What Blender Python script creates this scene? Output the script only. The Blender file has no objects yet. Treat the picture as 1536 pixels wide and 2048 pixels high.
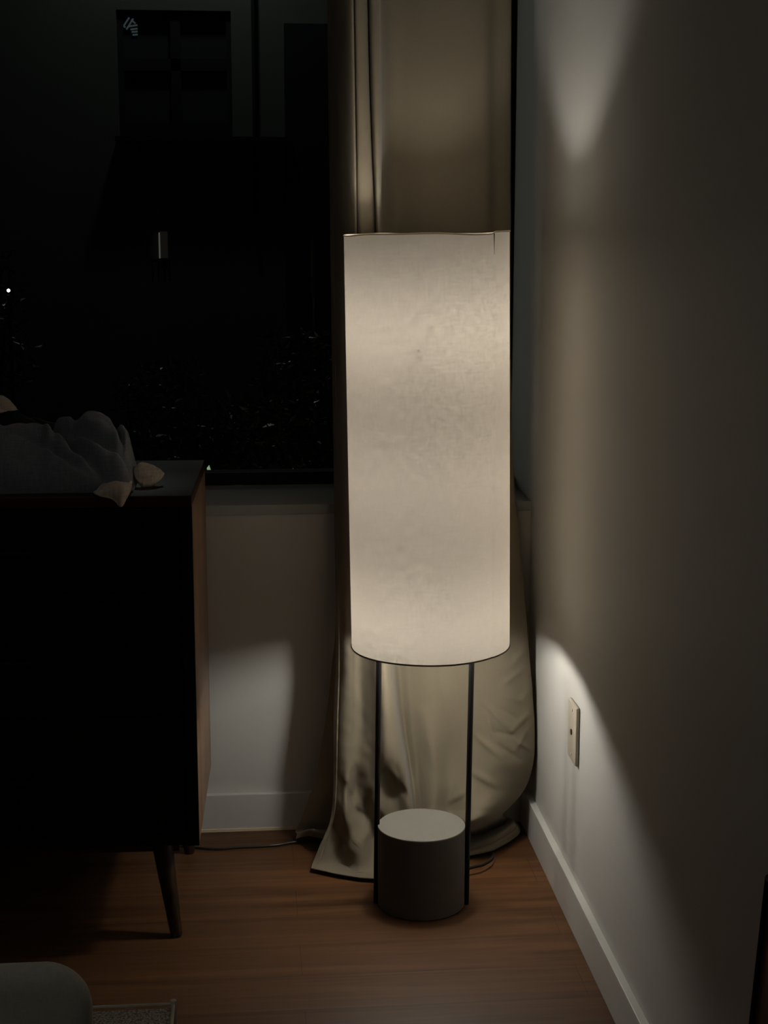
import bpy, bmesh, math, random
from math import sin, cos, pi, radians, sqrt, atan2, exp
from mathutils import Vector, Matrix, noise

random.seed(7)
S = bpy.context.scene
COL = S.collection
S.view_settings.view_transform = 'Standard'
S.view_settings.look = 'None'
S.view_settings.exposure = 0.0
S.view_settings.gamma = 1.0
S.cycles.max_bounces = 10
S.cycles.diffuse_bounces = 6
S.cycles.transmission_bounces = 8
S.cycles.sample_clamp_indirect = 2.0

# ------------------------------------------------------------------ camera
H = 1.27
FPX = 3078.0
PITCH, YAW, ROLL = radians(10.24), radians(5.08), radians(0.0)
F = Vector((sin(YAW)*cos(PITCH), cos(YAW)*cos(PITCH), -sin(PITCH)))
R = Vector((cos(YAW), -sin(YAW), 0)).normalized()
U = R.cross(F).normalized()
CAM = Vector((0, 0, H))
cd = bpy.data.cameras.new('camera')
cd.sensor_fit = 'VERTICAL'
cd.sensor_height = 24.0
cd.lens = 24.0*FPX/2048.0
cd.clip_start = 0.02
cd.clip_end = 200
cam = bpy.data.objects.new('camera', cd)
COL.objects.link(cam)
M = Matrix((R, U, -F)).transposed().to_4x4()
M.translation = CAM
cam.matrix_world = M
S.camera = cam


def at(px, py, axis, v):
    """world point seen at a photo pixel, on the plane axis = v (used to measure positions)"""
    d = F + R*((px-768)/FPX) + U*((1024-py)/FPX)
    t = (v-CAM[axis])/d[axis]
    return CAM + d*t


# ------------------------------------------------------------------ helpers
def link(name, me, mat=None, parent=None):
    o = bpy.data.objects.new(name, me)
    COL.objects.link(o)
    if mat is not None:
        me.materials.append(mat)
    if parent is not None:
        o.parent = parent
    return o


def obj(name, bm, mat=None, parent=None, smooth=False, auto=None):
    me = bpy.data.meshes.new(name)
    bmesh.ops.recalc_face_normals(bm, faces=bm.faces)
    if smooth:
        for f in bm.faces:
            f.smooth = True
    if auto is not None:
        for f in bm.faces:
            f.smooth = True
        for e in bm.edges:
            if len(e.link_faces) == 2 and e.calc_face_angle(0) > auto:
                e.smooth = False
    bm.to_mesh(me)
    bm.free()
    return link(name, me, mat, parent)


def empty(name, loc, rz=0.0):
    o = bpy.data.objects.new(name, None)
    o.empty_display_size = 0.1
    o.location = loc
    o.rotation_euler = (0, 0, rz)
    COL.objects.link(o)
    return o


def tag(o, label=None, cat=None, group=None, kind=None):
    if label: o['label'] = label
    if cat: o['category'] = cat
    if group: o['group'] = group
    if kind: o['kind'] = kind
    return o


def add_box(bm, x0, x1, y0, y1, z0, z1, bev=0.0, seg=2):
    r = bmesh.ops.create_cube(bm, size=1.0)
    vs = r['verts']
    for v in vs:
        v.co = Vector(((x0+x1)/2+v.co.x*(x1-x0), (y0+y1)/2+v.co.y*(y1-y0), (z0+z1)/2+v.co.z*(z1-z0)))
    if bev > 0:
        es = list({e for v in vs for e in v.link_edges})
        bmesh.ops.bevel(bm, geom=es, offset=bev, segments=seg, profile=0.5, affect='EDGES')
    return vs


def box(name, x0, x1, y0, y1, z0, z1, mat, parent=None, bev=0.0, seg=2):
    bm = bmesh.new()
    add_box(bm, x0, x1, y0, y1, z0, z1, bev, seg)
    return obj(name, bm, mat, parent, auto=0.6 if bev > 0 else None)


def add_lathe(bm, prof, n=64, cx=0, cy=0):
    rings = []
    for (r, z) in prof:
        if r < 1e-6:
            rings.append([bm.verts.new((cx, cy, z))])
        else:
            rings.append([bm.verts.new((cx+r*cos(2*pi*i/n), cy+r*sin(2*pi*i/n), z)) for i in range(n)])
    for a, b in zip(rings[:-1], rings[1:]):
        for i in range(n):
            j = (i+1) % n
            if len(a) == 1 and len(b) == 1:
                continue
            if len(a) == 1:
                bm.faces.new((a[0], b[i], b[j]))
            elif len(b) == 1:
                bm.faces.new((a[i], a[j], b[0]))
            else:
                bm.faces.new((a[i], a[j], b[j], b[i]))


def add_tube(bm, pts, rad, n=10, cap=True):
    pts = [Vector(p) for p in pts]
    rads = rad if isinstance(rad, (list, tuple)) else [rad]*len(pts)
    t0 = (pts[1]-pts[0]).normalized()
    up = Vector((0, 0, 1)) if abs(t0.z) < 0.9 else Vector((1, 0, 0))
    nrm = t0.cross(up).normalized()
    rings = []
    for k, p in enumerate(pts):
        if k == 0: t = pts[1]-pts[0]
        elif k == len(pts)-1: t = pts[-1]-pts[-2]
        else: t = pts[k+1]-pts[k-1]
        t.normalize()
        nrm = (nrm-t*nrm.dot(t)).normalized()
        b = t.cross(nrm)
        rings.append([bm.verts.new(p+(nrm*cos(2*pi*i/n)+b*sin(2*pi*i/n))*rads[k]) for i in range(n)])
    for a, b in zip(rings[:-1], rings[1:]):
        for i in range(n):
            j = (i+1) % n
            bm.faces.new((a[i], a[j], b[j], b[i]))
    if cap:
        bm.faces.new(rings[0][::-1])
        bm.faces.new(rings[-1])


def catmull(pts, n):
    """resample a list of tuples with a Catmull-Rom spline to n points"""
    m = len(pts)
    out = []
    for k in range(n):
        u = k/(n-1)*(m-1)
        i = min(int(u), m-2)
        t = u-i
        p0 = pts[max(i-1, 0)]; p1 = pts[i]; p2 = pts[i+1]; p3 = pts[min(i+2, m-1)]
        out.append(tuple(0.5*((2*b)+(-a+c)*t+(2*a-5*b+4*c-d)*t*t+(-a+3*b-3*c+d)*t**3)
                         for a, b, c, d in zip(p0, p1, p2, p3)))
    return out


def sstep(a, b, x):
    t = max(0.0, min(1.0, (x-a)/(b-a)))
    return t*t*(3-2*t)


# ------------------------------------------------------------------ materials
def new_mat(name):
    m = bpy.data.materials.new(name)
    m.use_nodes = True
    nt = m.node_tree
    return m, nt, nt.nodes['Principled BSDF']


def rgba(c): return (c[0], c[1], c[2], 1.0)


def plain(name, col, rough=0.6, metal=0.0, spec=0.5, nscale=0.0, namt=0.0, bump=0.0, bscale=200.0, coat=0.0):
    m, nt, b = new_mat(name)
    b.inputs['Roughness'].default_value = rough
    b.inputs['Metallic'].default_value = metal
    b.inputs['Specular IOR Level'].default_value = spec
    if coat: b.inputs['Coat Weight'].default_value = coat
    tc = nt.nodes.new('ShaderNodeTexCoord')
    if namt > 0:
        n = nt.nodes.new('ShaderNodeTexNoise')
        n.inputs['Scale'].default_value = nscale
        n.inputs['Detail'].default_value = 5
        nt.links.new(tc.outputs['Object'], n.inputs['Vector'])
        mx = nt.nodes.new('ShaderNodeMixRGB')
        mx.inputs[1].default_value = rgba([c*(1-namt) for c in col])
        mx.inputs[2].default_value = rgba([min(1, c*(1+namt)) for c in col])
        nt.links.new(n.outputs['Fac'], mx.inputs[0])
        nt.links.new(mx.outputs[0], b.inputs['Base Color'])
    else:
        b.inputs['Base Color'].default_value = rgba(col)
    if bump > 0:
        n2 = nt.nodes.new('ShaderNodeTexNoise')
        n2.inputs['Scale'].default_value = bscale
        n2.inputs['Detail'].default_value = 3
        nt.links.new(tc.outputs['Object'], n2.inputs['Vector'])
        bp = nt.nodes.new('ShaderNodeBump')
        bp.inputs['Strength'].default_value = bump
        bp.inputs['Distance'].default_value = 0.002
        nt.links.new(n2.outputs['Fac'], bp.inputs['Height'])
        nt.links.new(bp.outputs[0], b.inputs['Normal'])
    return m


def fabric(name, col, weave=900.0, amt=0.12, transl=0.0, tcol=None, bump=0.25, big=0.0):
    m, nt, b = new_mat(name)
    b.inputs['Roughness'].default_value = 0.9
    b.inputs['Specular IOR Level'].default_value = 0.15
    b.inputs['Sheen Weight'].default_value = 0.15
    tc = nt.nodes.new('ShaderNodeTexCoord')
    hs = []
    for sc in ((weave, weave*0.12, weave*0.12), (weave*0.12, weave*0.12, weave)):
        mp = nt.nodes.new('ShaderNodeMapping')
        mp.inputs['Scale'].default_value = sc
        nt.links.new(tc.outputs['Object'], mp.inputs['Vector'])
        n = nt.nodes.new('ShaderNodeTexNoise')
        n.inputs['Scale'].default_value = 1.0
        n.inputs['Detail'].default_value = 2
        nt.links.new(mp.outputs[0], n.inputs['Vector'])
        hs.append(n)
    ad = nt.nodes.new('ShaderNodeMath'); ad.operation = 'ADD'
    nt.links.new(hs[0].outputs['Fac'], ad.inputs[0]); nt.links.new(hs[1].outputs['Fac'], ad.inputs[1])
    ml = nt.nodes.new('ShaderNodeMath'); ml.operation = 'MULTIPLY'; ml.inputs[1].default_value = 0.5
    nt.links.new(ad.outputs[0], ml.inputs[0])
    fac = ml.outputs[0]
    if big > 0:
        nb = nt.nodes.new('ShaderNodeTexNoise'); nb.inputs['Scale'].default_value = 6; nb.inputs['Detail'].default_value = 4
        nt.links.new(tc.outputs['Object'], nb.inputs['Vector'])
        mb = nt.nodes.new('ShaderNodeMixRGB'); mb.inputs[0].default_value = big
        nt.links.new(fac, mb.inputs[1]); nt.links.new(nb.outputs['Fac'], mb.inputs[2])
        fac = mb.outputs[0]
    cr = nt.nodes.new('ShaderNodeValToRGB')
    cr.color_ramp.elements[0].position = 0.3; cr.color_ramp.elements[1].position = 0.7
    cr.color_ramp.elements[0].color = rgba([c*(1-amt) for c in col])
    cr.color_ramp.elements[1].color = rgba([min(1, c*(1+amt)) for c in col])
    nt.links.new(fac, cr.inputs[0])
    nt.links.new(cr.outputs[0], b.inputs['Base Color'])
    bp = nt.nodes.new('ShaderNodeBump'); bp.inputs['Strength'].default_value = bump; bp.inputs['Distance'].default_value = 0.0008
    nt.links.new(ml.outputs[0], bp.inputs['Height']); nt.links.new(bp.outputs[0], b.inputs['Normal'])
    if transl > 0:
        t = nt.nodes.new('ShaderNodeBsdfTranslucent')
        t.inputs['Color'].default_value = rgba(tcol or col)
        mx = nt.nodes.new('ShaderNodeMixShader'); mx.inputs[0].default_value = transl
        nt.links.new(b.outputs[0], mx.inputs[1]); nt.links.new(t.outputs[0], mx.inputs[2])
        nt.links.new(mx.outputs[0], nt.nodes['Material Output'].inputs['Surface'])
    return m


def emission(name, col, st):
    m, nt, b = new_mat(name)
    b.inputs['Base Color'].default_value = (0, 0, 0, 1)
    b.inputs['Emission Color'].default_value = rgba(col)
    b.inputs['Emission Strength'].default_value = st
    return m


m_wall = plain('wall_paint', (0.60, 0.585, 0.55), rough=0.55, spec=0.3, nscale=3, namt=0.02, bump=0.12, bscale=350)
m_ceil = plain('ceiling_paint', (0.6, 0.6, 0.58), rough=0.9, spec=0.1, nscale=3, namt=0.02)
m_trim = plain('trim_paint', (0.62, 0.61, 0.57), rough=0.4, spec=0.4, nscale=8, namt=0.02)
m_sill = plain('sill_paint', (0.40, 0.41, 0.38), rough=0.5, spec=0.3, nscale=8, namt=0.03)
m_black = plain('black_metal', (0.004, 0.004, 0.004), rough=0.5, spec=0.2, nscale=50, namt=0.1)
m_frame = plain('window_frame_dark', (0.008, 0.008, 0.008), rough=0.6, spec=0.2, nscale=50, namt=0.1)
m_conc_lit = plain('grey_cement_lit', (0.185, 0.178, 0.152), rough=0.85, spec=0.2, nscale=45, namt=0.05, bump=0.2, bscale=250)  # cement with the light on the base top painted in
m_conc_shaded = plain('grey_cement_shaded', (0.11, 0.092, 0.080), rough=0.8, spec=0.2, nscale=45, namt=0.08, bump=0.2, bscale=250)  # same cement darkened to paint the shade on the base side
m_curtain = fabric('curtain_cotton', (0.31, 0.265, 0.19), weave=700, amt=0.08, transl=0.38, tcol=(0.36, 0.31, 0.23), bump=0.15, big=0.3)
m_grey_knit = fabric('blue_grey_knit', (0.215, 0.23, 0.262), weave=400, amt=0.2, bump=0.5)
m_cream_knit = fabric('cream_knit', (0.62, 0.52, 0.42), weave=300, amt=0.25, bump=0.6)
m_dark_fill = fabric('dark_area_fill', (0.012, 0.012, 0.014), weave=400, amt=0.2, bump=0.4)
m_uphol = fabric('grey_upholstery', (0.74, 0.74, 0.62), weave=800, amt=0.1, bump=0.2)
m_cord = plain('cord_rubber', (0.02, 0.016, 0.014), rough=0.35, spec=0.5, nscale=20, namt=0.1)
m_plate = plain('outlet_plastic', (0.50, 0.45, 0.36), rough=0.4, spec=0.4, nscale=20, namt=0.03)
m_plate_dark = plain('outlet_hole', (0.04, 0.035, 0.03), rough=0.6, nscale=20, namt=0.03)
m_piping = plain('pale_piping', (0.80, 0.72, 0.62), rough=0.7, nscale=60, namt=0.08)


def wood(name, c0, c1, axis=0, scale=1.0, rough=0.4, spec=0.35):
    m, nt, b = new_mat(name)
    b.inputs['Roughness'].default_value = rough
    b.inputs['Specular IOR Level'].default_value = spec
    tc = nt.nodes.new('ShaderNodeTexCoord')
    mp = nt.nodes.new('ShaderNodeMapping')
    sc = [22*scale, 22*scale, 22*scale]; sc[axis] = 1.6*scale
    mp.inputs['Scale'].default_value = sc
    nt.links.new(tc.outputs['Object'], mp.inputs['Vector'])
    n = nt.nodes.new('ShaderNodeTexNoise'); n.inputs['Scale'].default_value = 1.5
    n.inputs['Detail'].default_value = 8; n.inputs['Distortion'].default_value = 0.6
    nt.links.new(mp.outputs[0], n.inputs['Vector'])
    cr = nt.nodes.new('ShaderNodeValToRGB')
    cr.color_ramp.elements[0].position = 0.3; cr.color_ramp.elements[1].position = 0.75
    cr.color_ramp.elements[0].color = rgba(c0); cr.color_ramp.elements[1].color = rgba(c1)
    nt.links.new(n.outputs['Fac'], cr.inputs[0])
    nt.links.new(cr.outputs[0], b.inputs['Base Color'])
    return m


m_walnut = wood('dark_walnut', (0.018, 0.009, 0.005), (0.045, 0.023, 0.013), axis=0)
m_walnut_lit = wood('walnut_lit_side', (0.15, 0.088, 0.052), (0.27, 0.165, 0.105), axis=2)  # walnut lightened to paint in the lamplight on the side panel
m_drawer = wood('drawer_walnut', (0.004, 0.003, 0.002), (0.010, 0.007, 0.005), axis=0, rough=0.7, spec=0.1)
m_door_wood = wood('brown_door_wood', (0.10, 0.035, 0.022), (0.16, 0.06, 0.035), axis=2)


def floor_mat():
    m, nt, b = new_mat('wood_floor')
    L = nt.links.new
    tc = nt.nodes.new('ShaderNodeTexCoord')
    mp = nt.nodes.new('ShaderNodeMapping')
    mp.inputs['Location'].default_value = (-0.56+1.3*2, -2.967+0.1185*26, 0)   # a seam on y = 2.967
    L(tc.outputs['Object'], mp.inputs['Vector'])
    br = nt.nodes.new('ShaderNodeTexBrick')
    br.inputs['Scale'].default_value = 1.0
    br.inputs['Brick Width'].default_value = 1.3
    br.inputs['Row Height'].default_value = 0.1185
    br.inputs['Mortar Size'].default_value = 0.0009
    br.inputs['Mortar Smooth'].default_value = 0.3
    br.inputs['Bias'].default_value = 0.0
    br.inputs['Color1'].default_value = (0, 0, 0, 1)
    br.inputs['Color2'].default_value = (1, 1, 1, 1)
    br.inputs['Mortar'].default_value = (0.5, 0.5, 0.5, 1)
    br.offset = 0.37; br.offset_frequency = 2
    L(mp.outputs[0], br.inputs['Vector'])
    # plank id shifts the grain
    sep = nt.nodes.new('ShaderNodeSeparateXYZ'); L(mp.outputs[0], sep.inputs[0])
    row = nt.nodes.new('ShaderNodeMath'); row.operation = 'DIVIDE'; row.inputs[1].default_value = 0.1185
    L(sep.outputs[1], row.inputs[0])
    fl = nt.nodes.new('ShaderNodeMath'); fl.operation = 'FLOOR'; L(row.outputs[0], fl.inputs[0])
    cmb = nt.nodes.new('ShaderNodeCombineXYZ')
    mu = nt.nodes.new('ShaderNodeMath'); mu.operation = 'MULTIPLY'; mu.inputs[1].default_value = 7.31
    L(fl.outputs[0], mu.inputs[0]); L(mu.outputs[0], cmb.inputs[0]); L(mu.outputs[0], cmb.inputs[2])
    va = nt.nodes.new('ShaderNodeVectorMath'); va.operation = 'ADD'
    L(mp.outputs[0], va.inputs[0]); L(cmb.outputs[0], va.inputs[1])
    mg = nt.nodes.new('ShaderNodeMapping'); mg.inputs['Scale'].default_value = (1.6, 34, 1)
    L(va.outputs[0], mg.inputs['Vector'])
    n = nt.nodes.new('ShaderNodeTexNoise'); n.inputs['Scale'].default_value = 1.0
    n.inputs['Detail'].default_value = 9; n.inputs['Roughness'].default_value = 0.62; n.inputs['Distortion'].default_value = 0.5
    L(mg.outputs[0], n.inputs['Vector'])
    cr = nt.nodes.new('ShaderNodeValToRGB')
    e = cr.color_ramp.elements
    e[0].position = 0.30; e[0].color = (0.050, 0.021, 0.008, 1)
    e[1].position = 0.74; e[1].color = (0.150, 0.069, 0.027, 1)
    e2 = cr.color_ramp.elements.new(0.5); e2.color = (0.098, 0.043, 0.016, 1)
    L(n.outputs['Fac'], cr.inputs[0])
    # per plank tint
    wn = nt.nodes.new('ShaderNodeTexWhiteNoise'); wn.noise_dimensions = '1D'
    L(fl.outputs[0], wn.inputs['W'])
    hs = nt.nodes.new('ShaderNodeHueSaturation')
    mr = nt.nodes.new('ShaderNodeMapRange'); mr.inputs['To Min'].default_value = 0.72; mr.inputs['To Max'].default_value = 1.22
    L(wn.outputs['Value'], mr.inputs['Value']); L(mr.outputs[0], hs.inputs['Value'])
    L(cr.outputs[0], hs.inputs['Color'])
    mo = nt.nodes.new('ShaderNodeMixRGB'); mo.inputs[2].default_value = (0.03, 0.014, 0.008, 1)
    mf = nt.nodes.new('ShaderNodeMath'); mf.operation = 'MULTIPLY'; mf.inputs[1].default_value = 0.75
    L(br.outputs['Fac'], mf.inputs[0]); L(mf.outputs[0], mo.inputs[0])
    L(hs.outputs[0], mo.inputs[1]); L(mo.outputs[0], b.inputs['Base Color'])
    b.inputs['Roughness'].default_value = 0.5
    b.inputs['Specular IOR Level'].default_value = 0.3
    bp = nt.nodes.new('ShaderNodeBump'); bp.inputs['Strength'].default_value = 0.12; bp.inputs['Distance'].default_value = 0.002
    L(n.outputs['Fac'], bp.inputs['Height']); L(bp.outputs[0], b.inputs['Normal'])
    return m


def shade_mat():
    m, nt, b = new_mat('linen_shade')
    L = nt.links.new
    uv = nt.nodes.new('ShaderNodeUVMap')
    facs = []
    for sc in ((230, 60), (55, 250)):
        mp = nt.nodes.new('ShaderNodeMapping'); mp.inputs['Scale'].default_value = (sc[0], sc[1], 1)
        L(uv.outputs[0], mp.inputs['Vector'])
        n = nt.nodes.new('ShaderNodeTexNoise'); n.inputs['Scale'].default_value = 1; n.inputs['Detail'].default_value = 3
        n.inputs['Roughness'].default_value = 0.6
        L(mp.outputs[0], n.inputs['Vector']); facs.append(n.outputs['Fac'])
    ad = nt.nodes.new('ShaderNodeMath'); ad.operation = 'ADD'; L(facs[0], ad.inputs[0]); L(facs[1], ad.inputs[1])
    mr = nt.nodes.new('ShaderNodeMapRange'); mr.inputs['From Min'].default_value = 0.75; mr.inputs['From Max'].default_value = 1.25
    mr.inputs['To Min'].default_value = SH_LO; mr.inputs['To Max'].default_value = SH_HI
    L(ad.outputs[0], mr.inputs['Value'])
    vm = nt.nodes.new('ShaderNodeVectorMath'); vm.operation = 'SCALE'
    vm.inputs[0].default_value = SH_COL
    L(mr.outputs[0], vm.inputs['Scale'])
    t = nt.nodes.new('ShaderNodeBsdfTranslucent'); L(vm.outputs[0], t.inputs['Color'])
    d = nt.nodes.new('ShaderNodeBsdfDiffuse'); d.inputs['Color'].default_value = (0.92, 0.89, 0.84, 1)
    mx = nt.nodes.new('ShaderNodeMixShader'); mx.inputs[0].default_value = SH_T
    L(d.outputs[0], mx.inputs[1]); L(t.outputs[0], mx.inputs[2])
    L(mx.outputs[0], nt.nodes['Material Output'].inputs['Surface'])
    return m


SH_COL = (0.84, 0.745, 0.62)
SH_LO, SH_HI, SH_T = 0.78, 1.30, 0.076
BULB = 122.0
m_floor = floor_mat()
m_shade = shade_mat()
m_bulb = emission('bulb_glow', (1.0, 0.955, 0.88), BULB)
m_bulb2 = emission('bulb_glow_lower', (1.0, 0.965, 0.89), BULB*1.7)
m_fill_glow = emission('shade_fill_glow', (1.0, 0.955, 0.90), BULB*0.5)  # added glow that evens out the shade between the two bulbs


def glass_mat():
    m, nt, b = new_mat('window_glass')
    t = nt.nodes.new('ShaderNodeBsdfTransparent'); t.inputs['Color'].default_value = (0.9, 0.92, 0.91, 1)
    g = nt.nodes.new('ShaderNodeBsdfGlossy'); g.inputs['Roughness'].default_value = 0.02
    lw = nt.nodes.new('ShaderNodeLayerWeight'); lw.inputs['Blend'].default_value = 0.5
    pw = nt.nodes.new('ShaderNodeMath'); pw.operation = 'POWER'; pw.inputs[1].default_value = 5.0
    nt.links.new(lw.outputs['Facing'], pw.inputs[0])
    fr = nt.nodes.new('ShaderNodeMath'); fr.operation = 'MULTIPLY_ADD'; fr.inputs[1].default_value = 0.5; fr.inputs[2].default_value = 0.003
    nt.links.new(pw.outputs[0], fr.inputs[0])
    mx = nt.nodes.new('ShaderNodeMixShader')
    nt.links.new(fr.outputs[0], mx.inputs[0]); nt.links.new(t.outputs[0], mx.inputs[1]); nt.links.new(g.outputs[0], mx.inputs[2])
    nt.links.new(mx.outputs[0], nt.nodes['Material Output'].inputs['Surface'])
    return m


m_glass = glass_mat()

# ------------------------------------------------------------------ room shell
XR, YW = 0.596, 3.18          # right wall, window wall
SILL = 0.713
XL, YB, ZC = -2.6, -2.2, 2.65
YG = 3.44                      # glass plane


def struct(name, o):
    o.name = name
    o['kind'] = 'structure'
    return o


struct('floor', box('floor', XL-0.1, XR+0.12, YB-0.1, YW+0.1, -0.06, 0.0, m_floor))
struct('ceiling', box('ceiling', XL-0.1, XR+0.12, YB-0.1, YW+0.3, ZC, ZC+0.06, m_ceil))
struct('wall_right', box('wall_right', XR, XR+0.12, YB-0.1, YG+0.12, 0.0, ZC, m_wall))
struct('wall_left', box('wall_left', XL-0.1, XL, YB-0.1, YG+0.12, 0.0, ZC, m_wall))
struct('wall_back', box('wall_back', XL, XR, YB-0.1, YB, 0.0, ZC, m_wall))
struct('wall_window', box('wall_window', XL, XR, YW, YG+0.12, 0.0, 0.692, m_wall))
struct('trim_1', box('sill', XL, XR, YW-0.003, YG+0.0, 0.692, SILL, m_sill, bev=0.0015))
struct('trim_2', box('header', XL, XR, YW, YG+0.12, 2.45, ZC, m_wall))
# baseboards
def baseboard(name, x0, x1, y0, y1, along):
    bm = bmesh.new()
    add_box(bm, x0, x1, y0, y1, 0.0, 0.083, bev=0.0015)
    return struct(name, obj(name, bm, m_trim))
baseboard('baseboard_window', XL, XR, YW-0.014, YW, 0)
baseboard('baseboard_right', XR-0.014, XR, YB, YW-0.014, 1)
struct('trim_3', box('shoe', XL, XR-0.014, YW-0.016, YW-0.014, 0.0, 0.006, plain('shoe_strip', (0.75, 0.62, 0.45), rough=0.5, nscale=5, namt=0.05)))

# window: frame + sash + pane
w = empty('window_1', (0, YG, SILL)); w['kind'] = 'structure'
def wf(name, x0, x1, z0, z1, y0=0.0, y1=0.05, m=m_frame):
    o = box(name, x0, x1, y0, y1, z0-SILL, z1-SILL, m, w)
    return o
bm = bmesh.new()
for (x0, x1, z0, z1) in ((XL, XR, SILL, SILL+0.028), (XL, XR, 2.41, 2.45), (XL, XL+0.04, SILL+0.028, 2.41), (XR-0.012, XR, SILL+0.028, 2.41), (-1.02, -0.97, SILL+0.028, 2.41)):
    add_box(bm, x0, x1, 0.0, 0.05, z0-SILL, z1-SILL)
obj('window_frame', bm, m_frame, w)
for (x0, x1) in ((XL+0.04, -1.02), (-0.97, XR-0.012)):
    box('pane', x0, x1, 0.022, 0.026, 0.028, 2.41-SILL, m_glass, w)

# ------------------------------------------------------------------ floor lamp
LX, LY = 0.318, 2.77
lamp = empty('floor_lamp', (LX, LY, 0))
tag(lamp, 'lit floor lamp with tall white linen drum shade on two black poles', 'floor lamp')
BR, BH = 0.0835, 0.160
bm = bmesh.new()
add_lathe(bm, [(0, 0.0), (BR-0.004, 0.0), (BR, 0.003), (BR, BH-0.003), (0, BH-0.003)], n=96)
base = obj('lamp_base', bm, m_conc_shaded, lamp, auto=0.5)
bm = bmesh.new()
add_lathe(bm, [(0, BH-0.003), (BR, BH-0.003), (BR, BH-0.001), (BR-0.0006, BH-0.0003), (BR-0.002, BH), (0, BH)], n=96)
o = obj('base_top_lit', bm, m_conc_lit, base, auto=0.5)
o['label'] = 'top disc of the base, light painted into its grey'
PA = radians(-7)               # pole pair slightly turned
LEAN = 0.012
def polept(s, z, r=0.0868):
    return Vector((s*r*cos(PA)+LEAN*z, s*r*sin(PA), z))
for s in (-1, 1):
    bm = bmesh.new()
    add_tube(bm, [polept(s, 0.0 if s > 0 else 0.0), polept(s, 0.535)], 0.0053, n=20)
    obj('pole', bm, m_black, lamp, auto=0.8)
# cross bar and stem inside the shade
bm = bmesh.new()
add_tube(bm, [polept(-1, 0.533), polept(1, 0.533)], 0.004, n=12)
obj('crossbar', bm, m_black, lamp, auto=0.8)
ctr = Vector((LEAN*0.533, 0, 0.533))
ZB1, ZB2, ZB3 = 0.568, 1.105, 0.84
for off in (0.03,):
    bm = bmesh.new()
    add_tube(bm, [ctr+Vector((0, off, 0)), ctr+Vector((0, off, 0.49)), Vector((0.008, 0.0, ZB2-0.045))], 0.003, n=10)
    obj('stem', bm, m_black, lamp, auto=0.8)
SHX = 0.010                     # shade centre offset
for z, mb in ((ZB1, m_bulb2), (ZB2, m_bulb), (ZB3, m_fill_glow)):  # the middle globe is only an added fill
    bm = bmesh.new()
    bmesh.ops.create_icosphere(bm, subdivisions=3, radius=0.027)
    for v in bm.verts:
        v.co = Vector((v.co.x+0.008, v.co.y, v.co.z*(1.5 if z > 0.7 else 0.9)+z))
    o = obj('bulb', bm, mb, lamp, smooth=True)
    bm = bmesh.new()
    zb = z-(0.042 if z > 0.7 else 0.024)
    add_lathe(bm, [(0, zb-0.03), (0.012, zb-0.03), (0.013, zb+0.004), (0, zb+0.004)], n=20, cx=0.008)
    obj('bulb_socket', bm, m_black, lamp, auto=0.6)

# shade: open cylinder, gently uneven, hung slightly crooked
RS, Z0, Z1 = 0.1475, 0.515, 1.270
SEAM = radians(-46)
def shade_pt(a, z, r=RS):
    k = (z-(Z0+Z1)/2)
    dz = 0.0
    top = sstep(1.0, 1.27, z)
    d = a-SEAM
    d = (d+pi) % (2*pi)-pi
    lift = 0.0035*top*sstep(-0.02, 0.02, d)*(1-sstep(0.5, 1.2, d))
    wob = 0.0016*sin(a*3+1.1)*top+0.0008*sin(a*7)*top
    rr = r+0.0012*sstep(-0.01, 0.01, d)*(1-sstep(0.25, 0.6, d))+0.0008*sin(a*5+z*4)
    x = rr*cos(a); y = rr*sin(a)
    zz = z+lift+wob*0.8+dz
    # rotate about the middle: tilt left at top
    th = -0.0125
    zc = (Z0+Z1)/2
    X = x*cos(th)+(zz-zc)*sin(th)
    Z = -x*sin(th)+(zz-zc)*cos(th)+zc
    return Vector((SHX+X, y, Z))
bm = bmesh.new()
NA, NZ = 240, 90
uvl = bm.loops.layers.uv.new('UVMap')
g = [[bm.verts.new(shade_pt(2*pi*i/NA, Z0+(Z1-Z0)*j/NZ)) for i in range(NA)] for j in range(NZ+1)]
for j in range(NZ):
    for i in range(NA):
        i2 = (i+1) % NA
        f = bm.faces.new((g[j][i], g[j][i2], g[j+1][i2], g[j+1][i]))
        f.smooth = True
        us = (i, i+1, i+1, i); vs = (j, j, j+1, j+1)
        for lp, uu, vv in zip(f.loops, us, vs):
            lp[uvl].uv = (uu/NA*2*pi*RS, vv/NZ*(Z1-Z0))
me = bpy.data.meshes.new('lamp_shade'); bm.to_mesh(me); bm.free()
shade = link('lamp_shade', me, m_shade, lamp)
m_rim = fabric('shade_rim_tape', (0.62, 0.56, 0.48), weave=600, amt=0.1, transl=0.35, tcol=(0.8, 0.72, 0.6))
m_rimdark = plain('shade_wire', (0.10, 0.08, 0.06), rough=0.5, metal=0.5, nscale=30, namt=0.1)
for zz, rr, mm in ((Z1, 0.0014, m_rim), (Z0, 0.0016, m_rimdark)):
    bm = bmesh.new()
    pts = [shade_pt(2*pi*i/160, zz) for i in range(161)]
    add_tube(bm, pts, rr, n=8, cap=False)
    obj('rim', bm, mm, shade, smooth=True)
bm = bmesh.new()      # spider arms holding the shade ring
for a in (0.3, 0.3+2*pi/3, 0.3+4*pi/3):
    add_tube(bm, [Vector((0.008, 0, ZB2-0.047)), shade_pt(a, ZB2-0.03, RS-0.002)], 0.0012, n=8)
obj('shade_spider', bm, m_rimdark, lamp, smooth=True)
bm = bmesh.new()      # pinched stitches at the seam top
p = [shade_pt(SEAM, Z1-0.001-0.036*t/8, RS+0.0008) for t in range(9)]
add_tube(bm, p, [0.0010, 0.0009, 0.0008, 0.0007, 0.0006, 0.0005, 0.0004, 0.0003, 0.0002], n=6)
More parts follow.
